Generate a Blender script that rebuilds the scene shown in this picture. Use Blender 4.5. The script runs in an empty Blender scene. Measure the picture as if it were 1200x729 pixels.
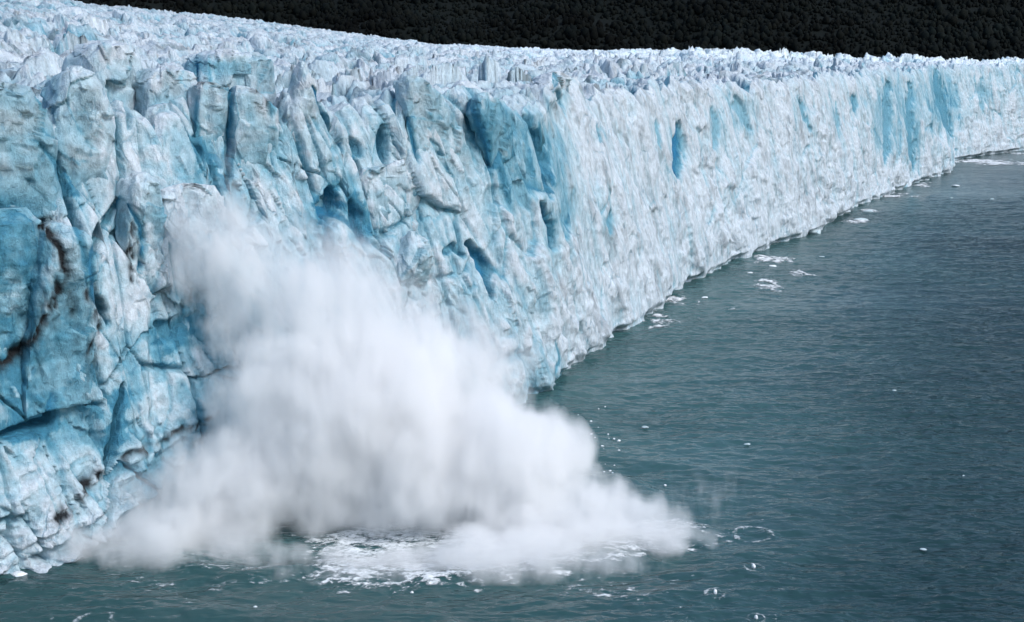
import bpy, math, random
import numpy as np
from mathutils import Vector

random.seed(7)
C = bpy.context.scene.collection
sc = bpy.context.scene
F_PX, CX, CY, H_CAM, HORIZON = 1500.0, 600.0, 364.5, 70.0, 58.0
PITCH = math.atan((CY - HORIZON) / F_PX)
CP, SP = math.cos(PITCH), math.sin(PITCH)


# ------------------------------------------------------------------ camera geometry (photo pixels <-> metres)
def proj(x, y, z):
    zz = z - H_CAM
    d = np.maximum(y * CP - zz * SP, 1e-3)
    up = y * SP + zz * CP
    return CX + F_PX * x / d, CY - F_PX * up / d


def ray(u, v):
    a, b = (u - CX) / F_PX, (CY - v) / F_PX
    return a, CP + b * SP, -SP + b * CP


def at(u, v, Y):
    a, b, c = ray(u, v)
    k = Y / b
    return np.array([a * k, Y, H_CAM + c * k])


def water_pt(u, v, z=0.0):
    a, b, c = ray(u, v)
    k = (z - H_CAM) / c
    return np.array([a * k, b * k, z])


# ------------------------------------------------------------------ noise
def hsh(*k):
    h = np.zeros(np.broadcast(*k).shape, dtype=np.uint32)
    for i, a in enumerate(k):
        h = h ^ (np.asarray(a).astype(np.int64).astype(np.uint32) * np.uint32((0x9E3779B1, 0x85EBCA77, 0xC2B2AE3D, 0x27D4EB2F)[i]))
        h = (h ^ (h >> np.uint32(15))) * np.uint32(0x2C1B3C6D)
        h = (h ^ (h >> np.uint32(12))) * np.uint32(0x297A2D39)
    return h ^ (h >> np.uint32(15))


def rnd(*k):
    return hsh(*k).astype(np.float64) / 4294967295.0


def vnoise(x, y, seed=0):
    """value noise with quintic blend, -1..1"""
    xi, yi = np.floor(x), np.floor(y)
    fx, fy = x - xi, y - yi
    fx = fx ** 3 * (fx * (fx * 6 - 15) + 10)
    fy = fy ** 3 * (fy * (fy * 6 - 15) + 10)
    a, b = rnd(xi, yi, seed), rnd(xi + 1, yi, seed)
    c, d = rnd(xi, yi + 1, seed), rnd(xi + 1, yi + 1, seed)
    return ((a * (1 - fx) + b * fx) * (1 - fy) + (c * (1 - fx) + d * fx) * fy) * 2 - 1


def fbm(x, y, seed=0, o=4, gain=0.5):
    s, a, n = 0.0, 1.0, 0.0
    for i in range(o):
        ca, sa = math.cos(i * 1.1), math.sin(i * 1.1)
        s = s + a * vnoise((x * ca - y * sa) * 2 ** i + 17.3 * i, (x * sa + y * ca) * 2 ** i - 9.1 * i, seed + i)
        n += a
        a *= gain
    return s / n * 1.5


def voro(x, y, seed=0, jit=0.9):
    """F1, F2, (rx, ry) the nearest cell's id, (dx, dy) from its point"""
    xi, yi = np.floor(x), np.floor(y)
    f1 = np.full(x.shape, 9.0); f2 = np.full(x.shape, 9.0)
    cx = np.zeros_like(x); cy = np.zeros_like(x); dx = np.zeros_like(x); dy = np.zeros_like(x)
    for i in (-1, 0, 1):
        for j in (-1, 0, 1):
            px = xi + i + 0.5 + jit * (rnd(xi + i, yi + j, seed) - 0.5)
            py = yi + j + 0.5 + jit * (rnd(xi + i, yi + j, seed + 101) - 0.5)
            ex, ey = x - px, y - py
            d = np.sqrt(ex * ex + ey * ey)
            m = d < f1
            f2 = np.where(m, f1, np.minimum(f2, d))
            f1 = np.where(m, d, f1)
            cx = np.where(m, xi + i, cx); cy = np.where(m, yi + j, cy)
            dx = np.where(m, ex, dx); dy = np.where(m, ey, dy)
    return f1, f2, cx, cy, dx, dy


def facet(x, y, seed, tilt=1.0, step=1.0):
    """broken-ice facets: every cell is a plane of its own height and tilt"""
    f1, f2, cx, cy, dx, dy = voro(x, y, seed)
    h = (rnd(cx, cy, seed + 7) - 0.5) * 2 * step
    a = (rnd(cx, cy, seed + 8) - 0.5) * 2 * tilt
    b = (rnd(cx, cy, seed + 9) - 0.5) * 2 * tilt
    return h + a * dx + b * dy, f2 - f1, rnd(cx, cy, seed + 11)


def sst(a, b, x):
    t = np.clip((x - a) / (b - a), 0, 1)
    return t * t * (3 - 2 * t)


# ------------------------------------------------------------------ mesh and material helpers
def grid_faces(nr, nc, off=0, wrap=False):
    i = np.arange(nr - 1)[:, None]
    j = np.arange(nc if wrap else nc - 1)[None, :]
    jn = (j + 1) % nc
    q = np.stack([i * nc + j, i * nc + jn, (i + 1) * nc + jn, (i + 1) * nc + j], -1).reshape(-1, 4)
    return q + off


def mesh_np(name, V, Q, mat=None, col=None, smooth=True, parent=None, loc=None):
    """V (n,3), Q (m,3|4); col (n,3) linear point colours"""
    me = bpy.data.meshes.new(name)
    k = Q.shape[1]
    V = np.asarray(V, dtype=np.float32)
    if loc is not None:
        V = V - np.asarray(loc, dtype=np.float32)
    me.vertices.add(len(V)); me.vertices.foreach_set('co', V.ravel())
    me.loops.add(Q.size); me.loops.foreach_set('vertex_index', Q.astype(np.int32).ravel())
    me.polygons.add(len(Q))
    me.polygons.foreach_set('loop_start', np.arange(0, Q.size, k, dtype=np.int32))
    me.update(calc_edges=True)
    me.polygons.foreach_set('use_smooth', np.full(len(Q), smooth, dtype=bool))
    if col is not None:
        at_ = me.color_attributes.new('tint', 'FLOAT_COLOR', 'POINT')
        c4 = np.ones((len(V), 4), dtype=np.float32); c4[:, :3] = col
        at_.data.foreach_set('color', c4.ravel())
    me.validate()
    o = bpy.data.objects.new(name, me)
    if mat: me.materials.append(mat)
    if loc is not None: o.location = loc
    C.objects.link(o)
    if parent: o.parent = parent
    return o


def tag(o, label=None, cat=None, group=None, kind=None):
    if label: o['label'] = label
    if cat: o['category'] = cat
    if group: o['group'] = group
    if kind: o['kind'] = kind
    return o


def new_mat(name):
    m = bpy.data.materials.new(name); m.use_nodes = True
    nt = m.node_tree
    nt.nodes.clear()
    return m, nt


def N(nt, t, **kw):
    n = nt.nodes.new(t)
    for k, v in kw.items():
        if k.startswith('i_'):
            n.inputs[int(k[2:]) if k[2:].isdigit() else k[2:].replace('_', ' ')].default_value = v
        else:
            setattr(n, k, v)
    return n


def L(nt, a, b):
    nt.links.new(a, b)


def mathn(nt, op, a, b=None, c=None, clamp=False):
    n = nt.nodes.new('ShaderNodeMath'); n.operation = op; n.use_clamp = clamp
    for i, v in enumerate((a, b, c)):
        if v is None: continue
        if isinstance(v, (int, float)): n.inputs[i].default_value = v
        else: nt.links.new(v, n.inputs[i])
    return n.outputs[0]


def ice_material(name, bump=0.7, fine=1.0):
    m, nt = new_mat(name)
    out = N(nt, 'ShaderNodeOutputMaterial')
    b = N(nt, 'ShaderNodeBsdfPrincipled')
    b.inputs['Roughness'].default_value = 0.5
    b.inputs['IOR'].default_value = 1.31
    b.inputs['Specular IOR Level'].default_value = 0.35
    at_ = N(nt, 'ShaderNodeAttribute', attribute_name='tint')
    g = N(nt, 'ShaderNodeNewGeometry')
    n1 = N(nt, 'ShaderNodeTexNoise'); n1.inputs['Scale'].default_value = 0.9; n1.inputs['Detail'].default_value = 6; n1.inputs['Roughness'].default_value = 0.68
    mp = N(nt, 'ShaderNodeMapping'); mp.inputs['Scale'].default_value = (1, 1, 0.55)
    L(nt, g.outputs['Position'], mp.inputs['Vector']); L(nt, mp.outputs[0], n1.inputs['Vector'])
    n2 = N(nt, 'ShaderNodeTexNoise'); n2.inputs['Scale'].default_value = 4.5; n2.inputs['Detail'].default_value = 3
    L(nt, g.outputs['Position'], n2.inputs['Vector'])
    v = N(nt, 'ShaderNodeTexVoronoi'); v.inputs['Scale'].default_value = 0.8
    L(nt, mp.outputs[0], v.inputs['Vector'])
    # grain of the ice: frosted and clear specks
    r = N(nt, 'ShaderNodeMapRange'); r.inputs[1].default_value = 0.3; r.inputs[2].default_value = 0.72; r.inputs[3].default_value = 0.74; r.inputs[4].default_value = 1.2
    L(nt, n1.outputs[0], r.inputs[0])
    r2 = N(nt, 'ShaderNodeMapRange'); r2.inputs[1].default_value = 0.3; r2.inputs[2].default_value = 0.7; r2.inputs[3].default_value = 0.9; r2.inputs[4].default_value = 1.08
    L(nt, n2.outputs[0], r2.inputs[0])
    k = mathn(nt, 'MULTIPLY', r.outputs[0], r2.outputs[0])
    vm = N(nt, 'ShaderNodeVectorMath', operation='SCALE')
    L(nt, at_.outputs['Color'], vm.inputs[0]); L(nt, k, vm.inputs['Scale'])
    mn = N(nt, 'ShaderNodeVectorMath', operation='MINIMUM'); mn.inputs[1].default_value = (0.9, 0.92, 0.94)
    L(nt, vm.outputs[0], mn.inputs[0])
    # hairline fractures and melt pits
    wsc = N(nt, 'ShaderNodeVectorMath', operation='SCALE'); L(nt, n1.outputs['Color'], wsc.inputs[0]); wsc.inputs['Scale'].default_value = 1.3
    wad = N(nt, 'ShaderNodeVectorMath', operation='ADD'); L(nt, mp.outputs[0], wad.inputs[0]); L(nt, wsc.outputs[0], wad.inputs[1])
    ve = N(nt, 'ShaderNodeTexVoronoi', feature='DISTANCE_TO_EDGE'); ve.inputs['Scale'].default_value = .3; L(nt, wad.outputs[0], ve.inputs['Vector'])
    vp = N(nt, 'ShaderNodeTexVoronoi'); vp.inputs['Scale'].default_value = .42; L(nt, wad.outputs[0], vp.inputs['Vector'])
    n4 = N(nt, 'ShaderNodeTexNoise'); n4.inputs['Scale'].default_value = .13; n4.inputs['Detail'].default_value = 2; L(nt, g.outputs['Position'], n4.inputs['Vector'])
    msk = N(nt, 'ShaderNodeMapRange'); msk.inputs[1].default_value = .53; msk.inputs[2].default_value = .64; L(nt, n4.outputs[0], msk.inputs[0])
    lr = N(nt, 'ShaderNodeMapRange'); lr.inputs[1].default_value = .012; lr.inputs[2].default_value = .05; lr.inputs[3].default_value = 1; lr.inputs[4].default_value = 0
    L(nt, ve.outputs['Distance'], lr.inputs[0])
    pr = N(nt, 'ShaderNodeMapRange'); pr.inputs[1].default_value = .10; pr.inputs[2].default_value = .2; pr.inputs[3].default_value = 1; pr.inputs[4].default_value = 0
    L(nt, vp.outputs['Distance'], pr.inputs[0])
    flaw = mathn(nt, 'MAXIMUM', mathn(nt, 'MULTIPLY', lr.outputs[0], msk.outputs[0]), mathn(nt, 'MULTIPLY', pr.outputs[0], mathn(nt, 'SUBTRACT', 1.0, msk.outputs[0])))
    mx = N(nt, 'ShaderNodeMix', data_type='RGBA', blend_type='MULTIPLY'); L(nt, mathn(nt, 'MULTIPLY', flaw, .42), mx.inputs[0]); L(nt, mn.outputs[0], mx.inputs[6]); mx.inputs[7].default_value = (.28, .55, .68, 1)
    L(nt, mx.outputs[2], b.inputs['Base Color'])
    h = mathn(nt, 'ADD', mathn(nt, 'MULTIPLY', n1.outputs[0], 0.9), mathn(nt, 'MULTIPLY', n2.outputs[0], 0.22 * fine))
    h = mathn(nt, 'ADD', h, mathn(nt, 'SUBTRACT', mathn(nt, 'MULTIPLY', v.outputs['Distance'], 0.55), mathn(nt, 'MULTIPLY', flaw, .22)))
    bp = N(nt, 'ShaderNodeBump'); bp.inputs['Strength'].default_value = bump; bp.inputs['Distance'].default_value = 1.0
    L(nt, h, bp.inputs['Height']); L(nt, bp.outputs[0], b.inputs['Normal'])
    L(nt, b.outputs[0], out.inputs['Surface'])
    return m


ICE = ice_material('glacier ice')
FLOE = ice_material('floating ice', 0.25)

RAMP_X = np.array([0.0, 0.3, 0.6, 0.85, 0.92, 1.0])
RAMP = np.array([(.555, .625, .68), (.41, .548, .615), (.198, .39, .482), (.080, .255, .35), (.048, .20, .30), (.010, .15, .30)])
DIRT = np.array((.016, .019, .022))


def ice_rgb(b):
    b = np.clip(b, 0, 1)
    return np.stack([np.interp(b, RAMP_X, RAMP[:, i]) for i in range(3)], -1)


# ------------------------------------------------------------------ the glacier front: its waterline in plan
WL = [(0, 672), (110, 632), (250, 587), (400, 541), (520, 503), (634, 467), (720, 397), (760, 371), (830, 322), (900, 291), (955, 274),
      (1010, 241), (1060, 221), (1115, 201)]
pts = [(-175., 55.), (-112., 117.)] + [tuple(water_pt(*p)[:2]) for p in WL]
pts += [(283., 822.), (322., 870.), (372., 921.), (560., 1090.), (860., 1330.), (1300., 1600.)]
pts = np.array(pts)
seg = np.r_[0, np.cumsum(np.hypot(*np.diff(pts, axis=0).T))]
S_END = seg[-1]
sd = np.arange(0, S_END, 1.0)
cx_, cy_ = np.interp(sd, seg, pts[:, 0]), np.interp(sd, seg, pts[:, 1])
ker = np.hanning(13); ker /= ker.sum()
pad = lambda a: np.convolve(np.r_[np.full(6, a[0]), a, np.full(6, a[-1])], ker, 'valid')
cx_, cy_ = pad(cx_), pad(cy_)
ker2 = np.hanning(61); ker2 /= ker2.sum()
pad2 = lambda a: np.convolve(np.r_[np.full(30, a[0]), a, np.full(30, a[-1])], ker2, 'valid')
tx, ty = pad2(np.gradient(cx_)), pad2(np.gradient(cy_))
tl = np.hypot(tx, ty); tx, ty = tx / tl, ty / tl
curve = lambda s: (np.interp(s, sd, cx_), np.interp(s, sd, cy_))
tang = lambda s: (np.interp(s, sd, tx), np.interp(s, sd, ty))
BX, BY = -0.83, 0.56                                       # up-glacier


def front_dist(x, y):
    """rough distance behind the front, measured up-glacier"""
    return np.maximum(0, (0.46 * (y - 243) - x) / 1.1)


def lean(z, s):
    return 0.10 * z + 0.0016 * np.maximum(z, 0) ** 2


def rim_height(s):
    x, y = curve(s)
    w = np.interp(s, [0, 130, 200, 330, 520, 900], [5.5, 6.5, 7.5, 8, 8, 11])
    q = s / 7.0 + 0.6 * vnoise(s / 19., s * 0, 31)
    c = np.floor(q); f = q - c
    h = (rnd(c, 5, 3) - 0.55) * 5.5 + (rnd(c, 6, 3) - 0.5) * 10 * (f - 0.5) + 3.0 * (0.5 - np.abs(f - .2 - .6 * rnd(c, 9, 3))) * rnd(c, 11, 3)
    h = h - 2.6 * np.exp(-(np.minimum(f, 1 - f) / 0.09) ** 2) * (rnd(np.round(q), 8, 3) > 0.35)
    far = np.interp(s, [200, 420, 800], [1.0, 0.55, 0.6])
    return h * far + 1.4 * vnoise(s / 33., s * 0, 77) + 0.7 * vnoise(s / 2.6, s * 0, 78)


BASE_S = np.array([0, 90, 160, 300, 420, 560, 760, 980, 1500])
BASE_H = np.array([61, 60, 59.7, 59.5, 59, 58.5, 59.5, 59.5, 54.])
TOP_X = np.array([-700, -400, -276, -209, -124, -80, 46, 200, 407, 620, 1500.])
TOP_H = np.array([120, 107, 96, 88.5, 77, 72, 65, 65, 51.5, 50, 46.])


def field_base(x, y, r, s):
    b = np.interp(s, BASE_S, BASE_H)
    # hollow just behind the near front, a long swell further up, higher towards the left
    k = sst(20, 400, r)
    return b + (np.interp(x, TOP_X, TOP_H) - b) * k - 3.0 * sst(8, 60, r) * (1 - sst(90, 260, r)) + 3.0 * fbm(x / 160., y / 160., 5, 2) * sst(40, 160, r)


def field_detail(x, y, r):
    """seracs: (height, blue, dirt)"""
    u = (x * 0.62 + y * 0.78); w = (-x * 0.78 + y * 0.62)
    wu = u + 3 * vnoise(x / 11., y / 11., 40); ww = w + 3 * vnoise(x / 11., y / 11., 41)
    p1, e1, c1 = facet(wu / 19., ww / 13., 50, 3.2, 2.3)
    p0, e0, c0 = facet(wu / 36. + .4, ww / 20., 45, 6.0, 2.4)
    p2, e2, c2 = facet(wu / 7.5, ww / 5.5, 60, 1.6, 0.9)
    p3, e3, c3 = facet(u / 2.6, w / 2.2, 70, 0.8, 0.4)
    n1 = np.exp(-(e1 / 0.16) ** 2); n2 = np.exp(-(e2 / 0.15) ** 2)
    hum = 2.0 * (1 - np.abs(vnoise(wu / 8., ww / 6., 90))) ** 2
    a = (0.5 + 0.6 * sst(4, 30, r)) * (1 - .25 * sst(150, 350, r))
    near = sst(5, 40, r) * (1 - sst(160, 420, r))
    z = (p1 + p2 + hum) * a + p0 * near * 1.15 + p3 * (1 - .4 * near) - 5.0 * n1 * a * (c1 > 0.25) - 2.2 * n2 * (c2 > 0.4) + 0.45 * fbm(x / 1.8, y / 1.8, 95, 3)
    blue = 0.08 + 0.5 * n1 * (c1 > 0.45) + 0.28 * n2 * (c2 > 0.6) + 0.14 * (c1 - 0.5) + 0.18 * fbm(x / 14., y / 14., 96, 3) + 0.15 * (c2 > 0.78)
    dirt = sst(0.2, 0.75, fbm(u / 26., w / 5., 98, 4)) * (0.35 + 0.65 * (c2 > 0.5)) * (e2 < 0.5)
    return z, blue, dirt


# ------------------------------------------------------------------ features of the wall, located on its base surface (photo pixels of that chart)
CRACKS = [  # polyline, half width px, depth m, blueness
    ([(271, 100), (270, 150), (268, 218)], 2.6, 5, .95), ([(231, 103), (230, 165), (240, 185)], 2.4, 3, .85),
    ([(366, 102), (385, 140), (403, 178)], 2.6, 4, 1.), ([(448, 148), (450, 168), (453, 190)], 4.5, 5, .95),
    ([(478, 138), (483, 160), (490, 190)], 2.4, 3.5, .95), ([(505, 160), (518, 185), (532, 208)], 1.6, 2, .8),
    ([(554, 126), (564, 150), (571, 168), (576, 195)], 4.2, 5, .95), ([(622, 138), (634, 170), (641, 200), (645, 230)], 3.6, 5, .92),
    ([(636, 240), (646, 262), (649, 292)], 3.4, 5, 1.), ([(548, 286), (562, 300), (574, 322), (578, 348)], 4.2, 5, .97),
    ([(798, 146), (797, 175), (796, 206)], 5.0, 6, .98), ([(387, 226), (389, 242), (391, 258)], 8, 6, .97),
    ([(412, 240), (420, 258), (427, 286)], 5, 4, .93), ([(40, 160), (66, 192), (84, 240), (98, 285), (104, 335)], 3.4, 5, .9),
    ([(140, 232), (120, 268), (106, 305), (112, 348), (128, 378)], 3.2, 4, .95), ([(150, 240), (166, 266), (170, 292), (163, 322)], 2.4, 3, .95),
    ([(146, 452), (134, 515), (127, 562)], 2.8, 3.5, .92), ([(62, 462), (56, 494), (30, 503), (-5, 515)], 4.0, 4, .95),
    ([(1040, 98), (1041, 140), (1039, 190)], 3.4, 4, .75), ([(1066, 98), (1068, 150), (1071, 195)], 3, 4, .8),
    ([(1098, 82), (1104, 120), (1116, 160)], 4, 5, .85), ([(936, 112), (944, 135), (952, 155)], 2, 3, .7),
    ([(1000, 112), (1003, 130)], 3, 3, .8), ([(862, 112), (868, 130), (880, 152)], 4, 3, .6), ([(650, 84), (656, 108), (662, 134)], 2.6, 3.5, .8),
    ([(700, 148), (706, 166)], 1.8, 2, .7), ([(652, 398), (655, 420), (652, 440)], 1.2, .6, .8),
    ([(533, 255), (538, 275), (543, 296)], 1.8, 2, .75), ([(605, 215), (612, 228), (622, 244)], 5, 2, .65), ([(520, 296), (532, 288), (545, 300)], 3, 3, .8),
    ([(200, 285), (204, 320), (207, 350)], 1.5, 2, .7), ([(186, 380), (200, 390), (212, 372)], 6, 2, .85), ([(215, 96), (214, 120)], 3, 3, .8),
    ([(330, 84), (322, 110), (318, 135)], 4.5, 3.5, .8), ([(142, 140), (140, 170), (143, 200)], 2.2, 2.2, .75), ([(155, 110), (152, 150)], 2, 2, .6),
    ([(410, 160), (424, 185)], 2.4, 3, .8), ([(715, 250), (718, 275)], 2.4, 2, .75), ([(770, 140), (774, 175)], 1.6, 2, .6),
    ([(835, 128), (840, 150), (838, 175)], 2.6, 2.2, .6), ([(980, 120), (984, 160)], 1.6, 2, .6), ([(1150, 92), (1152, 130)], 1.6, 2, .6),
]
DIRTS = [  # polyline, half width px, strength
    ([(52, 262), (72, 288), (79, 320), (62, 350), (46, 378), (38, 400), (15, 424), (-5, 432)], 6.5, 1.0),
    ([(79, 320), (84, 345), (90, 365)], 4, .6), ([(148, 252), (158, 284), (153, 328)], 6, .9), ([(106, 345), (120, 385), (108, 418)], 5, .8),
    ([(70, 606), (90, 582), (104, 568), (118, 553)], 6, 1.0), ([(150, 536), (168, 528), (190, 514), (212, 506), (236, 496), (254, 486)], 3.2, .8),
    ([(214, 102), (246, 96), (264, 101)], 4, .7), ([(298, 106), (315, 116)], 4, .6), ([(120, 395), (104, 440), (100, 470)], 5, .35),
    ([(150, 185), (156, 210)], 2.5, .5), ([(650, 100), (660, 92)], 5, .4), ([(10, 80), (30, 95)], 4, .5),
]
BLUES = np.array([(20, 130, .42), (20, 190, .62), (15, 260, .88), (30, 330, .84), (70, 430, .82), (20, 480, .90), (110, 500, .80), (40, 590, .34), (90, 545, .42),
    (10, 660, .25), (100, 610, .35), (90, 120, .42), (85, 230, .62), (120, 200, .36), (135, 150, .25), (190, 110, .22), (195, 165, .52), (130, 290, .5), (200, 260, .55), (150, 318, .3), (190, 350, .5),
    (190, 410, .84), (160, 450, .74), (185, 470, .30), (160, 345, .06), (185, 320, .22), (230, 440, .66), (235, 500, .8), (210, 540, .72), (245, 130, .52), (250, 195, .82), (285, 140, .40), (310, 190, .60), (340, 140, .3),
    (340, 220, .46), (380, 160, .42), (405, 235, .68), (430, 170, .5), (440, 270, .55), (460, 215, .2), (490, 120, .45), (500, 170, .36), (520, 220, .30), (490, 250, .5), (560, 240, .26), (575, 145, .78), (592, 190, .78), (610, 210, .62),
    (600, 300, .28), (635, 190, .62), (655, 250, .55), (625, 260, .4), (600, 380, .4), (690, 120, .12), (700, 190, .15), (690, 280, .32), (750, 130, .12), (760, 240, .2), (720, 330, .22), (640, 430, .62), (700, 380, .1), (670, 400, .15),
    (810, 130, .10), (840, 140, .34), (810, 220, .14), (790, 300, .24), (870, 200, .26), (870, 270, .12), (920, 140, .12), (950, 190, .26), (960, 250, .08), (1000, 130, .22), (1000, 200, .16),
    (1040, 130, .62), (1055, 170, .55), (1080, 120, .5), (1105, 120, .72), (1105, 180, .5), (1050, 210, .05), (1090, 195, .2), (1140, 110, .40), (1140, 160, .2), (1180, 100, .5), (1190, 140, .32), (1160, 170, .05), (1300, 120, .3)])


def polydist(U, V, poly):
    d = np.full(U.shape, 1e6); t_at = np.zeros(U.shape)
    n = len(poly) - 1
    for k in range(n):
        ax, ay = poly[k]; bx, by = poly[k + 1]
        vx, vy = bx - ax, by - ay
        t = np.clip(((U - ax) * vx + (V - ay) * vy) / (vx * vx + vy * vy), 0, 1)
        e = np.hypot(U - ax - t * vx, V - ay - t * vy)
        m = e < d
        d = np.where(m, e, d); t_at = np.where(m, (k + t) / n, t_at)
    return d, t_at


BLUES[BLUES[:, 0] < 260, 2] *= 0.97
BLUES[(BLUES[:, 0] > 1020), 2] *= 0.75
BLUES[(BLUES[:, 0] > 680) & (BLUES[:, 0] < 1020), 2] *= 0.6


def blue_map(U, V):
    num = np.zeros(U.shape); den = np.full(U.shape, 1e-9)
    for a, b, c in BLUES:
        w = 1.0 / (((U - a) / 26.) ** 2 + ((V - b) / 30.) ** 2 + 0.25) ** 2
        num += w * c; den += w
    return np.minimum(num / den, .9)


def box_blur(a, nr, nc):
    for ax, n in ((0, nr), (1, nc)):
        w = 2 * n + 1
        p = np.concatenate([np.repeat(np.take(a, [0], ax), n + 1, ax), a, np.repeat(np.take(a, [-1], ax), n, ax)], ax)
        c = np.cumsum(p, ax)
        a = (np.take(c, range(w, c.shape[ax]), ax) - np.take(c, range(0, c.shape[ax] - w), ax)) / w
    return a


def soft_facet(x, y, seed, tilt, step, nr, nc, left):
    """facets whose steps are bevelled over a few grid cells"""
    h, e, c = facet(x, y, seed, tilt, step)
    crisp, soft = box_blur(box_blur(h, nr, nc), nr, nc), box_blur(box_blur(h, nr + 1, nc + 2), nr + 1, nc + 2)
    return crisp * left + soft * (1 - left), e, c


def wall_relief(s, z):
    """outward displacement (m) of the wall at arc length s, height z, and the fields its ice colours follow"""
    # joints lean: near-vertical at the left, top-left to bottom-right in the middle, upright again far off
    sh = np.interp(s, [0, 180, 225, 300, 360, 480, 2000], [.08, .05, .24, .20, .06, .03, .0])
    q = s + sh * (z - 60) + 0.7 * fbm(s / 14., z / 14., 21, 3)
    zz = z + 1.0 * fbm(s / 11., z / 11., 22, 3)
    left = 1 - sst(205, 320, s); far = 1 - left
    p1, e1, c1 = soft_facet(q / 14., zz / 34., 110, 3.0, 1.6, 1, 2, left)
    p2, e2, c2 = soft_facet(q / 5.5, zz / 13., 120, 1.4, 0.65, 0, 1, left)
    p3, e3, c3 = facet((q + .3 * zz) / 2.4, zz / 5.5, 130, 0.85, 0.26)
    p5, e5, c5 = soft_facet((q + .12 * zz) / 5.2, zz / 8.5, 135, 1.7, 0.75, 1, 2, left)
    p4, e4, c4 = facet(q / 0.9, zz / 1.7, 140, 0.3, 0.14)
    p6, e6, c6 = soft_facet((q - .2 * zz) / 2.1, zz / 3.2, 145, 0.6, 0.26, 0, 1, left)
    big = p1 * (0.7 + 0.15 * left) + p2 * 0.7
    g = np.gradient(big, axis=1) / np.gradient(s, axis=1)
    mod = .35 + 1.1 * sst(-.5, .6, fbm(s / 24., z / 30., 138, 3))                  # rougher and smoother stretches
    calm = mod / (1 + 5.0 * g * g)                                                   # clean, sheared faces where a block steps out
    d = big + calm * (p3 * left * 1.0 + p5 * far + p4 * .5 * left + p6 * far)
    n1 = np.exp(-(e1 / 0.045) ** 2) * (c1 > 0.5); n2 = np.exp(-(e2 / 0.09) ** 2) * (c2 > 0.7) * left
    notch = 1.8 * n1 * (0.3 + .7 * left) + 0.6 * n2
    _, e7, c7 = facet(q / 8.5 + .3, zz / 20. + .7, 137)
    n7 = np.exp(-(e7 / 0.04) ** 2) * (c7 > 0.35) * left         # hairline fractures between blocks
    notch = notch + 1.5 * n7
    d = d - notch * left - box_blur(notch, 2, 1) * far; n2 = np.maximum(n2, n7)
    fl = fbm(q / 2.6, zz / 30., 150, 4)                                            # flutes melted down the face
    d = d + fl * calm * (0.12 + 0.25 * far) + calm * (0.10 * left * fbm(s / 1.1, z / 1.6, 160, 4) + 0.16 * far * fbm(q / 1.6, z / 3., 161, 4)) + 0.8 * fbm(s / 26., z / 40., 155, 2)
    br = sst(0.12, 0.5, fbm(s / 7., z / 10., 174, 4)) * (1 - sst(6, 30, z)) * far    # crushed white ice low on the far wall
    d = d + 0.7 * br
    d = d - 2.8 * (1 - sst(0.3, 2.4, z)) * (1 - 0.6 * left) * (0.6 + 0.6 * vnoise(s / 5., s * 0, 175))   # undercut by the water
    # the ramp of ice at the foot of the left end, in bands that climb to the right
    zb = z - 0.26 * (s - 160)
    ap = (1 - sst(168, 212, s + 0.5 * z)) * (1 - sst(-4, 20, zb))
    apn = 0.75 + 0.32 * fbm(s / 16., zb / 2.2, 180, 4) + 0.12 * fbm(s / 3., zb / 1.1, 181, 3)
    d = d + 7.0 * ap * apn
    return d, dict(q=q, zz=zz, left=left, fl=fl, c2=c2, c3=np.where(left > .5, c3, c5), p3=np.where(left > .5, p3, p5), n1=n1, n2=n2, br=br, ap=ap * apn, zb=zb)


def seams(s, z, U, V, scale=1.0):
    """cracks and dirt at photo chart (U, V): (crack 0..1, its depth, its blueness, halo, dirt)"""
    ck = np.zeros(U.shape); dep_ = np.zeros(U.shape); bl_ = np.zeros(U.shape); halo = np.zeros(U.shape); dirt = np.zeros(U.shape)
    wu = 3.0 * fbm(s / 3., z / 3., 190, 3); wv = 3.0 * fbm(s / 3., z / 3., 191, 3)
    for poly, hw, dep, bl in CRACKS:
        P = np.array(poly); mg = 6 * hw + 12
        m = (U > P[:, 0].min() - mg) & (U < P[:, 0].max() + mg) & (V > P[:, 1].min() - mg) & (V < P[:, 1].max() + mg)
        if not m.any(): continue
        dd, t = polydist(U[m] + .7 * wu[m], V[m] + .7 * wv[m], poly)
        w = 1.2 * hw * (0.4 + 0.9 * np.sin(np.clip(t, 0.02, 0.98) * math.pi) ** 0.6)
        k = np.exp(-(dd / w) ** 4)
        b = k > ck[m]
        ck[m] = np.where(b, k, ck[m]); dep_[m] = np.where(b, dep, dep_[m]); bl_[m] = np.where(b, bl, bl_[m])
        halo[m] = np.maximum(halo[m], np.exp(-(dd / (2.6 * w)) ** 2))
    for poly, hw, st in DIRTS:
        P = np.array(poly); mg = 5 * hw + 10
        m = (U > P[:, 0].min() - mg) & (U < P[:, 0].max() + mg) & (V > P[:, 1].min() - mg) & (V < P[:, 1].max() + mg)
        if not m.any(): continue
        dd, t = polydist(U[m] + 2.0 * wu[m], V[m] + 2.0 * wv[m], poly)
        k = 1.25 * st * np.exp(-(dd / (1.15 * hw)) ** 2) * np.clip(0.8 + 1.4 * fbm(s[m] / 1.3, z[m] / 1.8, 192, 5, .65), 0, 1)
        dirt[m] = np.maximum(dirt[m], k)
    return ck, dep_, bl_, halo, dirt


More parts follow.
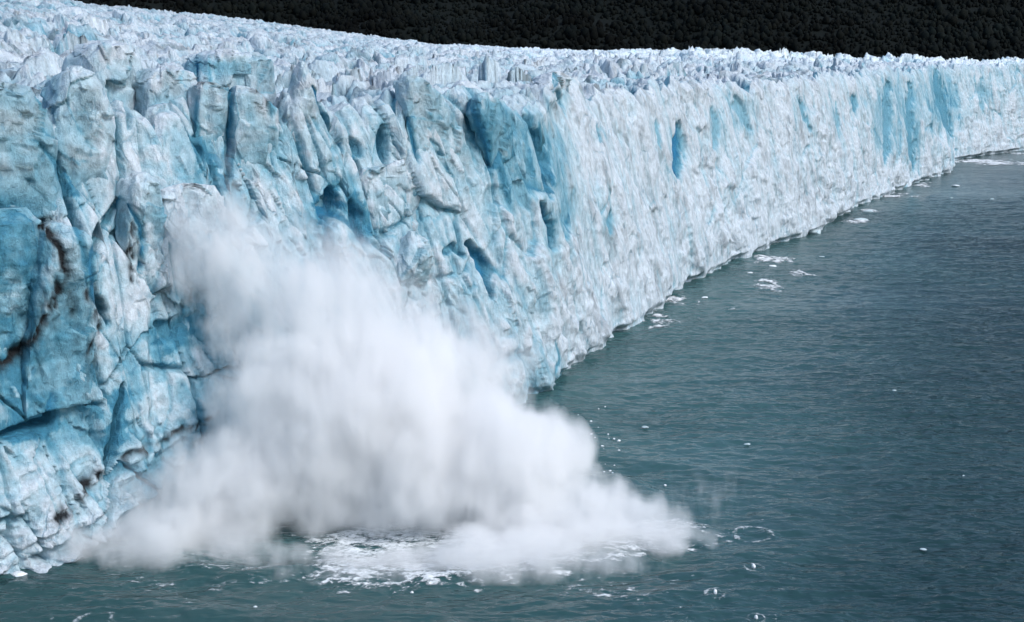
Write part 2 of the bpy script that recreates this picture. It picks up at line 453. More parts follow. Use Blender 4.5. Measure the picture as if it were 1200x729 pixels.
def wall_colour(s, z, U, V, f):
    """(blue, dirt, inward cut of cracks)"""
    left, far, q, zz = f['left'], 1 - f['left'], f['q'], f['zz']
    grain = left * fbm(q / 1.6, zz / 4.0, 170, 4) + far * fbm(q / 1.8, zz / 5.0, 176, 5, .6)
    blue = blue_map(U, V) + 0.08 * f['fl'] + (0.10 + .07 * far) * grain + 0.09 * fbm(s / 6., z / 9., 171, 4) + 0.08 * (f['c2'] - .5) + 0.09 * (f['c3'] - 0.5)
    blue = blue - 0.10 * (f['p3'] > 0.3) + 0.3 * f['n1'] + 0.18 * f['n2']
    # thin level bands and fresh pale scars in the blue ice at the left
    blue = blue + 0.09 * left * vnoise(s / 30., (z + 1.2 * fbm(s / 9., z / 9., 172, 2)) / 0.8, 173)
    blue = blue - 0.30 * left * sst(.25, .75, fbm(s / 3.5, z / 4.5, 177, 5)) - 0.40 * f['br'] - 0.14 * f['ap'] + 0.22 * f['ap'] * fbm(s / 14., f['zb'] / 1.5, 178, 4)
    ck, dep, bl, halo, dirt = seams(s, z, U, V)
    blue = np.minimum(blue, .9)
    blue = blue * (1 - ck) + bl * ck + np.minimum(0.3 * halo, np.maximum(0, .92 - blue)) * (1 - ck)
    grey = sst(0.12, 0.8, fbm(q / 3.4, zz / 8., 195, 5, .6)) * 0.30 * (0.25 + 0.75 * far) + 0.16 * far * sst(.2, .7, fbm(q / 1.0, zz / 6., 196, 4))
    grey = grey * (1 - sst(.35, .7, blue))
    graze = np.interp(s, [190, 240, 330, 420], [1.0, .6, .5, .4])
    return blue, np.maximum(dirt, grey), ck * dep * graze + 0.6 * dirt, halo


def blend_dirt(rgb, dirt):
    k = np.clip(dirt, 0, 1)[..., None]
    return rgb * (1 - k) + DIRT * k


def build_glacier():
    # columns along the front, closer together near the camera
    s, out = 20.0, []
    while s < S_END - 5:
        out.append(s)
        y = np.interp(s, sd, cy_)
        s += max(0.24, 0.0013 * y)
    s1 = np.array(out); nc = len(s1)
    x0, y0 = curve(s1); txx, tyy = tang(s1); nx, ny = tyy, -txx
    rim = rim_height(s1)
    d0, _, _ = field_detail(x0, y0, np.zeros(nc))
    ztop = np.interp(s1, BASE_S, BASE_H) + rim
    NW = 300
    tt = np.linspace(0, 1, NW)[:, None]
    z = -2.5 + (ztop[None, :] + 2.5) * tt
    S = np.broadcast_to(s1, z.shape).copy()
    le = lean(np.maximum(z, 0), S)
    bx, by = x0 - nx * le, y0 - ny * le
    d, fields = wall_relief(S, z)
    db = box_blur(d, 8, 8)
    U, V = proj(bx + nx * db, by + ny * db, z)
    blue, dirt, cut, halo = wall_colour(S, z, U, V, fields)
    calm = box_blur(halo, 4, 4)
    d = d * (1 - calm) + box_blur(d, 9, 9) * calm - np.where(fields['left'] > .5, box_blur(cut, 1, 0), box_blur(cut, 2, 1))
    blue = blue - 0.22 * np.clip((d - box_blur(d, 10, 10)) / .5, 0, 1) * (blue < .8)        # protruding edges painted whiter, as if catching the light
    ro = sst(-3.2, 0.0, z - ztop[None, :]) ** 2                                   # broken, rounded upper edge
    d = d - 1.2 * ro
    wx, wy = bx + nx * d, by + ny * d
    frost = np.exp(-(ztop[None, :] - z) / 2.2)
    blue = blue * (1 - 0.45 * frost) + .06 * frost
    wall = np.stack([wx, wy, z], -1)
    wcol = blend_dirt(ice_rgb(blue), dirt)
    # the broken surface behind the edge
    r = [0.0]
    while r[-1] < 930:
        r.append(r[-1] + 0.38 + 0.0058 * r[-1] if r[-1] < 380 else r[-1] + 2.6)
    r = np.array(r[1:])[:, None]; nr = len(r)
    f = 1 - sst(0, 14, r)
    ex, ey = wx[-1], wy[-1]
    # from the displaced rim back to straight lines up-glacier
    lx, ly = x0 - nx * lean(ztop, s1), y0 - ny * lean(ztop, s1)
    px = lx + (ex - lx) * f + BX * r
    py = ly + (ey - ly) * f + BY * r
    SS = np.broadcast_to(s1, px.shape)
    RR = np.broadcast_to(r, px.shape)
    zd, bl2, di2 = field_detail(px, py, RR)
    rise = 1 - sst(0, 7, RR)
    zf = field_base(px, py, RR, SS) + zd
    zr = np.broadcast_to(ztop, px.shape) + (zd - d0) * sst(0, 3, RR) * 0.7
    zt = zr * rise + zf * (1 - rise)
    sunlit_tint = sst(650, 1000, py) * sst(-220, 120, px) * 0.2                                              # far ice tinted whiter to stand in for sunlight on it
    bl2 = bl2 - sunlit_tint; di2 = di2 * (1 - 3 * sunlit_tint)
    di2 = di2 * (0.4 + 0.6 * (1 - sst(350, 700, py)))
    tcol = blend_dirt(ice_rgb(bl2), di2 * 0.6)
    tcol = np.minimum(tcol * (1 + 1.6 * sunlit_tint[..., None]), .86)
    top = np.stack([px, py, zt], -1)
    root = bpy.data.objects.new('glacier', None); C.objects.link(root)
    tag(root, 'vast blue and white tidewater glacier with a cracked vertical ice cliff above the lake', 'glacier', None, 'structure')
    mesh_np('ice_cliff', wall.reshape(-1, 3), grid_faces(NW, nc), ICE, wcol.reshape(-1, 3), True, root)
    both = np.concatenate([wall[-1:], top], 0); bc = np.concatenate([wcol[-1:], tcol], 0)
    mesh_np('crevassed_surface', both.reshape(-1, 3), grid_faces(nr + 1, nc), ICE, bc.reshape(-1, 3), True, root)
    # chart for placing things on the wall
    return dict(U=U[::3, ::3], V=V[::3, ::3], S=S[::3, ::3], X=wx[::3, ::3], Y=wy[::3, ::3], Z=z[::3, ::3])


CH = build_glacier()


def wall_at(u, v):
    k = np.argmin((CH['U'] - u) ** 2 + (CH['V'] - v) ** 2)
    g = lambda n: CH[n].ravel()[k]
    return g('S'), np.array([g('X'), g('Y'), g('Z')])


# ------------------------------------------------------------------ seracs standing out of the front
def serac(anchor, rows, out, front, back, label, blue=None, seed=0, power=3.2, rough=1.0, merge=True, group='ice towers along the glacier front'):
    """rows: (v, u_left, u_right) from the tip down, read on a plane along the wall through the anchor, `out` metres in front of it"""
    s0, A = wall_at(*anchor)
    t = np.array(tang(s0)); n = np.array([t[1], -t[0]])
    A = A.copy(); A[:2] += n * out
    rows = np.array(rows, float)
    NR, NT = 90, 80
    vv = np.interp(np.linspace(0, 1, NR), np.linspace(0, 1, len(rows)), rows[:, 0])
    ul, ur = np.interp(vv, rows[:, 0], rows[:, 1]), np.interp(vv, rows[:, 0], rows[:, 2])

    def hit(u, v):
        a, b, c = ray(u, v)
        k = (A[0] * n[0] + A[1] * n[1]) / (a * n[0] + b * n[1])
        return (a * k - A[0]) * t[0] + (b * k - A[1]) * t[1], H_CAM + c * k
    l, zl = hit(ul, vv); r_, zr = hit(ur, vv)
    c = (l + r_) / 2; hw = np.maximum((r_ - l) / 2, 0.12); z = (zl + zr) / 2
    th = np.linspace(0, 2 * math.pi, NT, endpoint=False)[None, :]
    ct, st_ = np.cos(th), np.sin(th)
    se = lambda w: np.sign(w) * np.abs(w) ** (2 / power)
    taper = sst(-0.02, 0.3, np.linspace(0, 1, NR))[:, None]
    tt = np.linspace(0, 1, NR)[:, None]
    dep = np.where(st_ > 0, front * (1 - merge * 0.75 * sst(.4, 1, tt)) - merge * max(out, 0) * sst(.5, 1, tt), back) * (0.25 + 0.75 * taper)
    dep = np.where((st_ > 0) & (dep < 0), 0.05, dep)
    a_ = c[:, None] + hw[:, None] * se(ct)
    n_ = dep * se(st_)
    zz = np.broadcast_to(z[:, None], a_.shape)
    sx = s0 + a_ + n_ * 0.8
    p2, e2, c2 = facet(sx / 5., zz / 8., 210 + seed, 1.4, .7)
    p3, e3, c3 = facet(sx / 2.1, zz / 3.4, 220 + seed, .75, .3)
    k = (p2 * np.minimum(1, hw[:, None] / 3) + p3 + 0.12 * fbm(sx / 2.2, zz / 4., 230 + seed, 4)) * rough * (0.35 + .65 * taper)
    a_ = a_ + k * ct * 0.5; n_ = n_ + k * st_
    zz = zz + 0.25 * fbm(sx / 1.3, n_ / 1.3, 240 + seed, 3)
    P = np.stack([A[0] + t[0] * a_ + n[0] * n_, A[1] + t[1] * a_ + n[1] * n_, zz], -1)
    U, V = proj(P[..., 0], P[..., 1], P[..., 2])
    b = blue_map(U, V) if blue is None else np.interp(V, blue[0], blue[1])
    b = b + 0.16 * fbm(sx / 2.4, zz / 5., 250 + seed, 4) + 0.12 * (c2 - .5) + 0.07 * vnoise(sx / 20., zz / 0.7, 260)
    b = b + 0.3 * np.exp(-(e2 / .06) ** 2) * (c2 > .6) - 0.18 * (1 - taper)
    b = b - 0.28 * sst(.25, .75, fbm(sx / 2.6, zz / 3.6, 265 + seed, 5))
    dirt = 0.22 * sst(.1, .7, fbm(sx / 2.5, zz / 3., 270 + seed, 4)) * (1 - sst(.4, .7, b))
    if merge:
        ck, _, cb, halo, sd_ = seams(sx, zz, U, V)
        b = np.minimum(b, .9) * (1 - ck) + cb * ck; dirt = np.maximum(dirt, sd_)
        P[..., :2] -= (0.5 * (ck + sd_))[..., None] * n * np.minimum(1, front / 2)
    col = blend_dirt(ice_rgb(b), dirt)
    V3 = np.concatenate([P.reshape(-1, 3), P[0].mean(0)[None], P[-1].mean(0)[None]])
    V3[-2, 2] += 0.15
    Q = grid_faces(NR, NT, wrap=True)[:, ::-1]
    n0 = NR * NT
    j = np.arange(NT); jn = (j + 1) % NT
    cap = np.stack([j, jn, np.full(NT, n0), np.full(NT, n0)], -1)
    cap2 = np.stack([(NR - 1) * NT + jn, (NR - 1) * NT + j, np.full(NT, n0 + 1), np.full(NT, n0 + 1)], -1)
    me_col = np.concatenate([col.reshape(-1, 3), col[0].mean(0)[None], col[-1].mean(0)[None]])
    # caps as triangles
    T = np.concatenate([Q[:, [0, 1, 2]], Q[:, [0, 2, 3]], cap[:, :3], cap2[:, :3]])
    o = mesh_np('serac', V3, T, ICE, me_col, True, None, tuple(P[-1].mean(0)))
    return tag(o, label, 'serac', group)


serac((95, 150), [(78, 82, 94), (86, 74, 103), (105, 68, 114), (135, 60, 124), (180, 56, 133), (220, 66, 142), (260, 82, 150), (300, 100, 152)], 1.0, 2.6, 5,
      'tall tapering grey blue ice tower, second from the left edge of the cliff', seed=1)
serac((15, 150), [(96, -45, 10), (104, -48, 30), (122, -50, 44), (150, -52, 54), (178, -54, 62), (240, -56, 74), (300, -58, 92), (340, -58, 98)], 1.6, 3.0, 6,
      'broad sloping blue ice block cut off by the left edge of the picture', seed=2, power=3.2)
serac((168, 240), [(203, 158, 174), (211, 153, 180), (230, 150, 184), (262, 148, 192), (320, 146, 204), (350, 150, 210)], 1.4, 2.2, 4,
      'narrow round topped ice pillar beside the dark dirt streak', seed=3)
serac((250, 150), [(97, 236, 252), (103, 231, 268), (120, 230, 269), (160, 229, 268), (225, 231, 266)], 0.5, 1.2, 4,
      'flat faced blue ice column between two dark vertical slots', seed=4, power=4.5, rough=.5)
serac((300, 160), [(101, 276, 290), (110, 273, 306), (130, 272, 322), (180, 274, 326), (260, 274, 330)], 0.9, 1.6, 4,
      'wide pale blue ice column just right of the darkest vertical slot', seed=5, power=4.0, rough=.6)
serac((356, 120), [(72, 352, 356), (86, 350, 360), (102, 347, 366), (130, 338, 372), (190, 330, 384), (260, 330, 388)], 0.2, 1.6, 3,
      'thin needle of ice sticking up above the cliff edge', seed=6)
serac((488, 140), [(89, 476, 489), (96, 475, 497), (110, 474, 512), (130, 474, 528), (170, 480, 545), (215, 492, 560)], 0.0, 1.8, 4,
      'pointed grey blue ice slab with a slanting right edge above the blocky ledge', seed=7, power=3.2, rough=.6)
serac((580, 150), [(109, 562, 572), (116, 560, 580), (132, 559, 590), (160, 566, 598), (190, 576, 606), (212, 586, 612)], 0.8, 1.4, 3,
      'deep teal ice blade leaning out beside a bright blue slot', ([100, 130, 220], [.5, .8, .74]), seed=8, power=3.4, rough=.5)
serac((655, 110), [(84, 648, 656), (92, 642, 668), (104, 634, 676), (130, 628, 684), (165, 632, 690)], -1.5, 1.6, 5,
      'white peaked ice block on the rim at the middle of the front', ([80, 170], [.06, .2]), seed=9, power=2.8)
serac((455, 215), [(186, 472, 488), (190, 462, 494), (196, 424, 496), (206, 421, 496), (228, 426, 492), (255, 432, 488), (300, 440, 488), (340, 446, 492)], 0.2, 1.4, 4,
      'blocky white ice ledge like a pedestal jutting from the cliff above the spray', ([180, 200, 290], [.10, .28, .5]), seed=10, power=3.0, rough=1.1)
serac((484, 300), [(271, 480, 487), (285, 476, 494), (305, 466, 504), (330, 460, 512), (360, 456, 520)], 2.0, 2.6, 4,
      'small cone of pale blue ice at the upper edge of the spray', ([270, 350], [.42, .25]), seed=11)
serac((232, 240), [(216, 206, 222), (221, 196, 252), (234, 190, 262), (262, 188, 264), (300, 192, 262), (350, 200, 258), (400, 206, 256)], 0.3, 1.4, 4,
      'lumpy white broken ice ledge where the falling spray begins', ([210, 300, 400], [.08, .26, .5]), seed=12, rough=1.6)
serac((90, 300), [(262, 52, 70), (270, 44, 84), (290, 40, 98), (325, 38, 106), (380, 36, 112), (430, 30, 110), (480, 30, 104)], 2.2, 3.2, 4,
      'bulging dark teal ice buttress crossed by a branching black dirt seam', seed=13, rough=.8)
serac((20, 300), [(246, -40, 30), (262, -42, 44), (310, -44, 46), (380, -46, 40), (440, -46, 36)], 2.4, 2.6, 4,
      'deep blue ice buttress at the left edge below the sloping block', seed=14, rough=.8)
# humps behind the front edge
serac((268, 105), [(58, 252, 272), (64, 238, 284), (76, 226, 292), (92, 218, 296), (150, 210, 304)], -9.0, 4.0, 5,
      'arched ice hump with a blue hollow behind the cliff edge', ([55, 66, 76, 110], [.05, .2, .72, .45]), seed=17, merge=False)
serac((195, 110), [(78, 190, 206), (84, 176, 222), (96, 166, 228), (150, 160, 232)], -6.0, 3.0, 5,
      'low bluish ice hump left of the arched hump', ([75, 120], [.2, .5]), seed=18, merge=False)
serac((130, 100), [(48, 118, 136), (54, 104, 146), (68, 90, 160), (140, 84, 168)], -12.0, 4.0, 6,
      'rounded ice hump with blue crevice stripes behind the tallest tower', ([45, 92], [.08, .34]), seed=19, merge=False)
serac((300, 105), [(62, 288, 302), (70, 284, 312), (90, 282, 318), (150, 280, 320)], -7.0, 2.4, 4,
      'small blue notched ice knob right of the arched hump', ([60, 110], [.5, .3]), seed=20, merge=False)


# ------------------------------------------------------------------ water
def water_material():
    m, nt = new_mat('lake water')
    out = N(nt, 'ShaderNodeOutputMaterial'); b = N(nt, 'ShaderNodeBsdfPrincipled')
    b.inputs['IOR'].default_value = 1.33
    g = N(nt, 'ShaderNodeNewGeometry')

    def noise(scale, detail, sx=1, sy=1, rot=0, rough=.5, dist=0):
        mp = N(nt, 'ShaderNodeMapping'); mp.inputs['Scale'].default_value = (sx, sy, 1); mp.inputs['Rotation'].default_value = (0, 0, rot)
        n = N(nt, 'ShaderNodeTexNoise'); n.inputs['Scale'].default_value = scale; n.inputs['Detail'].default_value = detail
        n.inputs['Roughness'].default_value = rough; n.inputs['Distortion'].default_value = dist
        L(nt, g.outputs['Position'], mp.inputs['Vector']); L(nt, mp.outputs[0], n.inputs['Vector'])
        return n.outputs[0]
    # glacial silt: milky near the ice and in drifting bands, plus a painted sheen and a vignette to the right
    at_ = N(nt, 'ShaderNodeAttribute', attribute_name='tint')
    big = noise(.018, 4, .5, 1, .5, .6)
    mr = N(nt, 'ShaderNodeMapRange'); mr.inputs[1].default_value = .35; mr.inputs[2].default_value = .65; mr.inputs[3].default_value = .85; mr.inputs[4].default_value = 1.18
    L(nt, big, mr.inputs[0])
    vm = N(nt, 'ShaderNodeVectorMath', operation='SCALE'); L(nt, at_.outputs['Color'], vm.inputs[0]); L(nt, mr.outputs[0], vm.inputs['Scale'])
    L(nt, vm.outputs[0], b.inputs['Base Color'])
    # wind patches: calmer and choppier
    wind = noise(.012, 3, .6, 1.2, -.2)
    wr = N(nt, 'ShaderNodeMapRange'); wr.inputs[1].default_value = .4; wr.inputs[2].default_value = .62; wr.inputs[3].default_value = .3; wr.inputs[4].default_value = 1.1
    L(nt, wind, wr.inputs[0])
    w1 = noise(.2, 2, .5, 1.25, .25, .5, .3); w2 = noise(.5, 2, .55, 1.3, -.12, .5, .2); w3 = noise(.06, 2, .5, 1.2, .4)
    h = mathn(nt, 'ADD', mathn(nt, 'MULTIPLY', w1, 1.4), mathn(nt, 'MULTIPLY', w2, 1.25))
    h = mathn(nt, 'ADD', h, mathn(nt, 'MULTIPLY', w3, 2.0))
    bp = N(nt, 'ShaderNodeBump'); bp.inputs['Distance'].default_value = 1.0
    L(nt, mathn(nt, 'MULTIPLY', wr.outputs[0], .8), bp.inputs['Strength'])
    L(nt, h, bp.inputs['Height']); L(nt, bp.outputs[0], b.inputs['Normal'])
    b.inputs['Roughness'].default_value = .18
    L(nt, b.outputs[0], out.inputs['Surface'])
    return m


WATER = water_material()


def swell(x, y):
    """lake surface height: wind chop and the calving wave running out from the splash"""
    z = 0.22 * fbm((x * .9 + y * .3) / 9., (y - .2 * x) / 4.2, 300, 3) + 0.15 * fbm((x + .3 * y) / 2.6, y / 1.9, 305, 3)
    cx, cy = -20., 186.
    r = np.hypot((x - cx) / 1.75, y - cy)
    z = z + 1.1 * np.exp(-((r - 24.5 - 2 * vnoise(x / 9., y / 9., 311)) / 3.0) ** 2) + 0.35 * np.exp(-((r - 36) / 3.5) ** 2)
    return z


def build_water():
    Y = [40.0]
    while Y[-1] < 5200: Y.append(Y[-1] * (1.0022 if 150 < Y[-1] < 620 else 1.006))
    Y = np.array(Y)[:, None]
    t = np.sign(np.linspace(-1, 1, 1100)) * (np.abs(np.linspace(-1, 1, 1100)) * .5 + np.abs(np.linspace(-1, 1, 1100)) ** 4 * .5)[None, :]
    X = t * Y; Yb = np.broadcast_to(Y, X.shape)
    near = 1 - sst(500, 1000, Yb)
    Z = swell(X, Yb) * near
    fd = (X - 0.46 * (Yb - 243)) / 1.1                         # metres out from the ice
    silt_sheen = 0.62 * np.exp(-np.maximum(fd, 0) / 95.) + 0.38 * (1 - sst(.16, .34, X / Yb))  # silt near the ice, plus painted sheen fading to a vignette at right
    silt_sheen = silt_sheen + 0.16 * fbm(X / 60. + Yb / 90., Yb / 120., 320, 3)
    silt_sheen = silt_sheen * (1 - .35 * (1 - sst(150, 185, Yb)))
    k = np.clip(silt_sheen, 0, 1)[..., None]
    col = np.array((.006, .025, .028)) * (1 - k) + np.array((.038, .095, .098)) * k
    o = mesh_np('lake_water', np.stack([X, Yb, Z], -1).reshape(-1, 3), grid_faces(*X.shape), WATER, col.reshape(-1, 3))
    tag(o, 'wind rippled grey green glacial lake', 'lake', None, 'structure')


build_water()

# ------------------------------------------------------------------ foam and brash lying on the water
def foam_material(name, ca, cb, scale, top=.92):
    m, nt = new_mat(name)
    o = N(nt, 'ShaderNodeOutputMaterial'); b = N(nt, 'ShaderNodeBsdfPrincipled'); b.inputs['Roughness'].default_value = .8
    g = N(nt, 'ShaderNodeNewGeometry')
    mp = N(nt, 'ShaderNodeMapping'); mp.inputs['Scale'].default_value = (.55, 1, 1); L(nt, g.outputs['Position'], mp.inputs['Vector'])
    n = N(nt, 'ShaderNodeTexNoise'); n.inputs['Scale'].default_value = scale; n.inputs['Detail'].default_value = 6; n.inputs['Roughness'].default_value = .68; n.inputs['Distortion'].default_value = .6
    L(nt, mp.outputs[0], n.inputs['Vector'])
    r = N(nt, 'ShaderNodeValToRGB'); r.color_ramp.elements[0].position = .3; r.color_ramp.elements[0].color = (*ca, 1)
    r.color_ramp.elements[1].position = .62; r.color_ramp.elements[1].color = (*cb, 1)
    L(nt, n.outputs[0], r.inputs[0]); L(nt, r.outputs[0], b.inputs['Base Color'])
    a = N(nt, 'ShaderNodeAttribute', attribute_name='cover')
    k = mathn(nt, 'ADD', a.outputs['Fac'], mathn(nt, 'MULTIPLY', mathn(nt, 'SUBTRACT', n.outputs[0], .5), 2.2))
    mr = N(nt, 'ShaderNodeMapRange'); mr.inputs[1].default_value = .40; mr.inputs[2].default_value = 1.25; mr.inputs[4].default_value = top; mr.interpolation_type = 'SMOOTHSTEP'
    L(nt, k, mr.inputs[0]); L(nt, mr.outputs[0], b.inputs['Alpha'])
    bp = N(nt, 'ShaderNodeBump'); bp.inputs['Strength'].default_value = .6; L(nt, n.outputs[0], bp.inputs['Height']); L(nt, bp.outputs[0], b.inputs['Normal'])
    L(nt, b.outputs[0], o.inputs['Surface'])
    return m


FOAM = foam_material('foam', (.50, .58, .60), (.80, .83, .85), 2.2)
THIN = foam_material('thin foam', (.50, .58, .60), (.78, .82, .84), 2.6, .62)
BRASH = foam_material('brash ice', (.62, .67, .70), (.84, .86, .88), .8)


def cover_attr(o, c):
    a = o.data.attributes.new('cover', 'FLOAT', 'POINT'); a.data.foreach_set('value', np.asarray(c, dtype=np.float32).ravel())


def foam_sheet(name, box, mask, cell, thick, label, cat, kind='stuff', mat=None, seed=400, sx=2.2, sy=1.0, group=None, chunky=False):
    """a broken sheet with real holes: grid cells kept where the cover noise is dense enough. box = x0,x1,y0,y1; mask(x,y)->0..1 cover"""
    xs = np.arange(box[0], box[1], cell); ys = np.arange(box[2], box[3], cell * 1.15)
    X, Yy = np.meshgrid(xs, ys)
    X = X + cell * .5 * (rnd(np.round(X / cell), np.round(Yy / cell), 1) - .5)
    nz = .5 + .5 * fbm(X / sx, Yy / sy, seed, 5, .62) + .22 * fbm(X / (sx * .35), Yy / (sy * .35), seed + 9, 3)
    cov = mask(X, Yy)
    k = nz - (1 - cov)
    Z = np.maximum(swell(X, Yy), swell(X, Yy + .3)) + .03 + thick * np.clip(k * 3, 0, 1) * (.6 + .4 * fbm(X / .8, Yy / .8, seed + 20, 3))
    Q = grid_faces(*X.shape)
    kk = k.ravel()
    keep = kk[Q].mean(1) > -0.2
    Q = Q[keep]
    if len(Q) == 0: return None
    used = np.unique(Q); rm = np.full(X.size, -1); rm[used] = np.arange(len(used))
    V = np.stack([X, Yy, Z], -1).reshape(-1, 3)[used]
    o = mesh_np(name, V, rm[Q], mat or FOAM, None, True)
    cover_attr(o, np.clip(.5 + 1.5 * kk[used], 0, 1.1))
    return tag(o, label, cat, group, kind)


def px_poly_mask(poly, soft):
    P = [tuple(water_pt(*p)[:2]) for p in poly]; P.append(P[0])
    A = np.array(P)

    def f(x, y):
        inside = np.zeros(x.shape, bool)
        for (x1, y1), (x2, y2) in zip(P[:-1], P[1:]):
            c = ((y1 > y) != (y2 > y)) & (x < (x2 - x1) * (y - y1) / (y2 - y1 + 1e-12) + x1)
            inside ^= c
        d, _ = polydist(x, y, P)
        return np.clip(.5 + np.where(inside, d, -d) / soft, 0, 1)
    return f, (A[:, 0].min() - soft, A[:, 0].max() + soft, A[:, 1].min() - soft, A[:, 1].max() + soft)


def area_foam(poly, soft, dens, label, **kw):
    f, box = px_poly_mask(poly, soft)
    return foam_sheet('foam', box, lambda x, y: f(x, y) * dens, kw.pop('cell', .28), kw.pop('thick', .22), label, 'foam', **kw)


area_foam([(345, 628), (420, 612), (520, 615), (680, 610), (760, 612), (815, 618), (800, 640), (700, 655), (655, 672), (560, 690), (420, 694), (350, 684), (372, 662)], 7, .80,
          'thick churned white foam under the burst of spray')
area_foam([(105, 655), (150, 625), (260, 600), (345, 590), (420, 600), (350, 625), (300, 640), (340, 690), (230, 672), (140, 676)], 7, .38,
          'thin streaky foam left of the spray at the glacier foot', seed=430, sx=4.5, thick=.06, mat=THIN)
area_foam([(765, 612), (830, 620), (870, 622), (870, 640), (800, 650), (700, 668), (640, 690), (600, 685), (700, 655)], 4, .56,
          'narrow tail of foam trailing right from the spray', seed=440, sx=3.5, thick=.1)
area_foam([(640, 660), (760, 655), (800, 690), (760, 712), (640, 700)], 6, .27, 'scattered foam flecks in front of the spray', seed=450, sx=1.5, sy=.7, thick=.05, mat=THIN)
area_foam([(682, 690), (740, 690), (735, 708), (690, 706)], 3, .55, 'small foam patch in front of the spray tail', seed=455, sx=2.0, thick=.08, cell=.2)
area_foam([(135, 648), (200, 640), (320, 655), (360, 690), (240, 706), (150, 700)], 6, .24, 'scattered foam flecks left of the spray', seed=460, sx=2.2, sy=.6, thick=.05, mat=THIN)
area_foam([(170, 684), (245, 678), (240, 688), (180, 694)], 4, .62, 'faint oval of foam just under the surface left of the spray', seed=470, sx=6, sy=2.5, thick=.01, mat=THIN)

BR = [  # brash ice drifts by the far front: pixel centre, half size px, label
    ((772, 374), (22, 8), 'wide drift of crushed white ice against the waterline at the middle of the front'),
    ((798, 352), (30, 4), 'thin streak of crushed ice along the waterline of the grey wall'),
    ((900, 333), (18, 8), 'larger loose drift of white brash ice on open water'),
    ((937, 321), (14, 5), 'smaller loose drift of white brash ice right of the larger one'),
    ((898, 303), (26, 4.5), 'flat streak of brash ice at the foot of the grey wall'),
    ((822, 373), (8, 2.6), 'small clump of brash ice right of the wide drift'),
    ((850, 362), (10, 2), 'thin short line of brash ice right of the small clump'),
    ((1003, 259), (18, 2.6), 'narrow drift of ice beside the far wall'),
    ((1055, 229), (22, 3.5), 'drift of ice under the white foot of the far blue wall'),
    ((1085, 217), (18, 2.2), 'short drift of ice near the corner of the far wall'),
    ((1160, 190), (46, 4.2), 'long pale belt of brash ice in the far cove'),
    ((1170, 178), (40, 2.5), 'bright belt of brash ice along the foot of the farthest wall'),
    ((1020, 247), (12, 2.0), 'tiny drift of ice between the narrow drifts of the far wall'),
]
for i, ((u, v), (a, b), lab) in enumerate(BR):
    c = water_pt(u, v); ex = abs(water_pt(u + a, v)[0] - c[0]); ey = abs(water_pt(u, v - b)[1] - c[1])
    cell = max(.3, c[1] * .0011)

    def mk(x, y, c=c, ex=ex, ey=ey):
        r = np.hypot((x - c[0]) / ex, (y - c[1]) / ey)
        return np.clip(1.35 - r * .85, 0, 1) * .72
    foam_sheet('brash_ice', (c[0] - 1.4 * ex, c[0] + 1.4 * ex, c[1] - 1.4 * ey, c[1] + 1.4 * ey), mk, cell, .5, lab, 'brash ice', mat=BRASH,
               seed=500 + 13 * i, sx=cell * 9, sy=cell * 11)


def lump(name, c, size, label, cat, group, seed, flat=.4, sub=3, mat=FLOE, tint=(.82, .85, .88), sink=.35):
    """one broken piece of ice: facetted, flattened, partly under water"""
    import bmesh
    bm = bmesh.new(); bmesh.ops.create_icosphere(bm, subdivisions=sub, radius=1)
    rg = random.Random(seed)
    cuts = [(Vector((rg.gauss(0, 1), rg.gauss(0, 1), rg.gauss(0, .8))).normalized(), rg.uniform(.62, .95)) for _ in range(9)]
    for vtx in bm.verts:
        p = vtx.co.copy()
        for nrm, dd in cuts:
            q = p.dot(nrm)
            if q > dd: p -= nrm * (q - dd) * .92
        p += Vector((rg.uniform(-1, 1), rg.uniform(-1, 1), rg.uniform(-1, 1))) * .03
        vtx.co = Vector((p.x * size[0], p.y * size[1], p.z * size[0] * flat))
    me = bpy.data.meshes.new(name); bm.to_mesh(me); bm.free()
    a = me.color_attributes.new('tint', 'FLOAT_COLOR', 'POINT')
    a.data.foreach_set('color', np.tile(np.array((*tint, 1.), dtype=np.float32), len(me.vertices)))
    me.materials.append(mat)
    o = bpy.data.objects.new(name, me); o.location = (c[0], c[1], c[2] + size[0] * flat * (1 - 2 * sink)); o.rotation_euler = (0, 0, rg.uniform(-.4, .4))
    C.objects.link(o)
    return tag(o, label, cat, group)


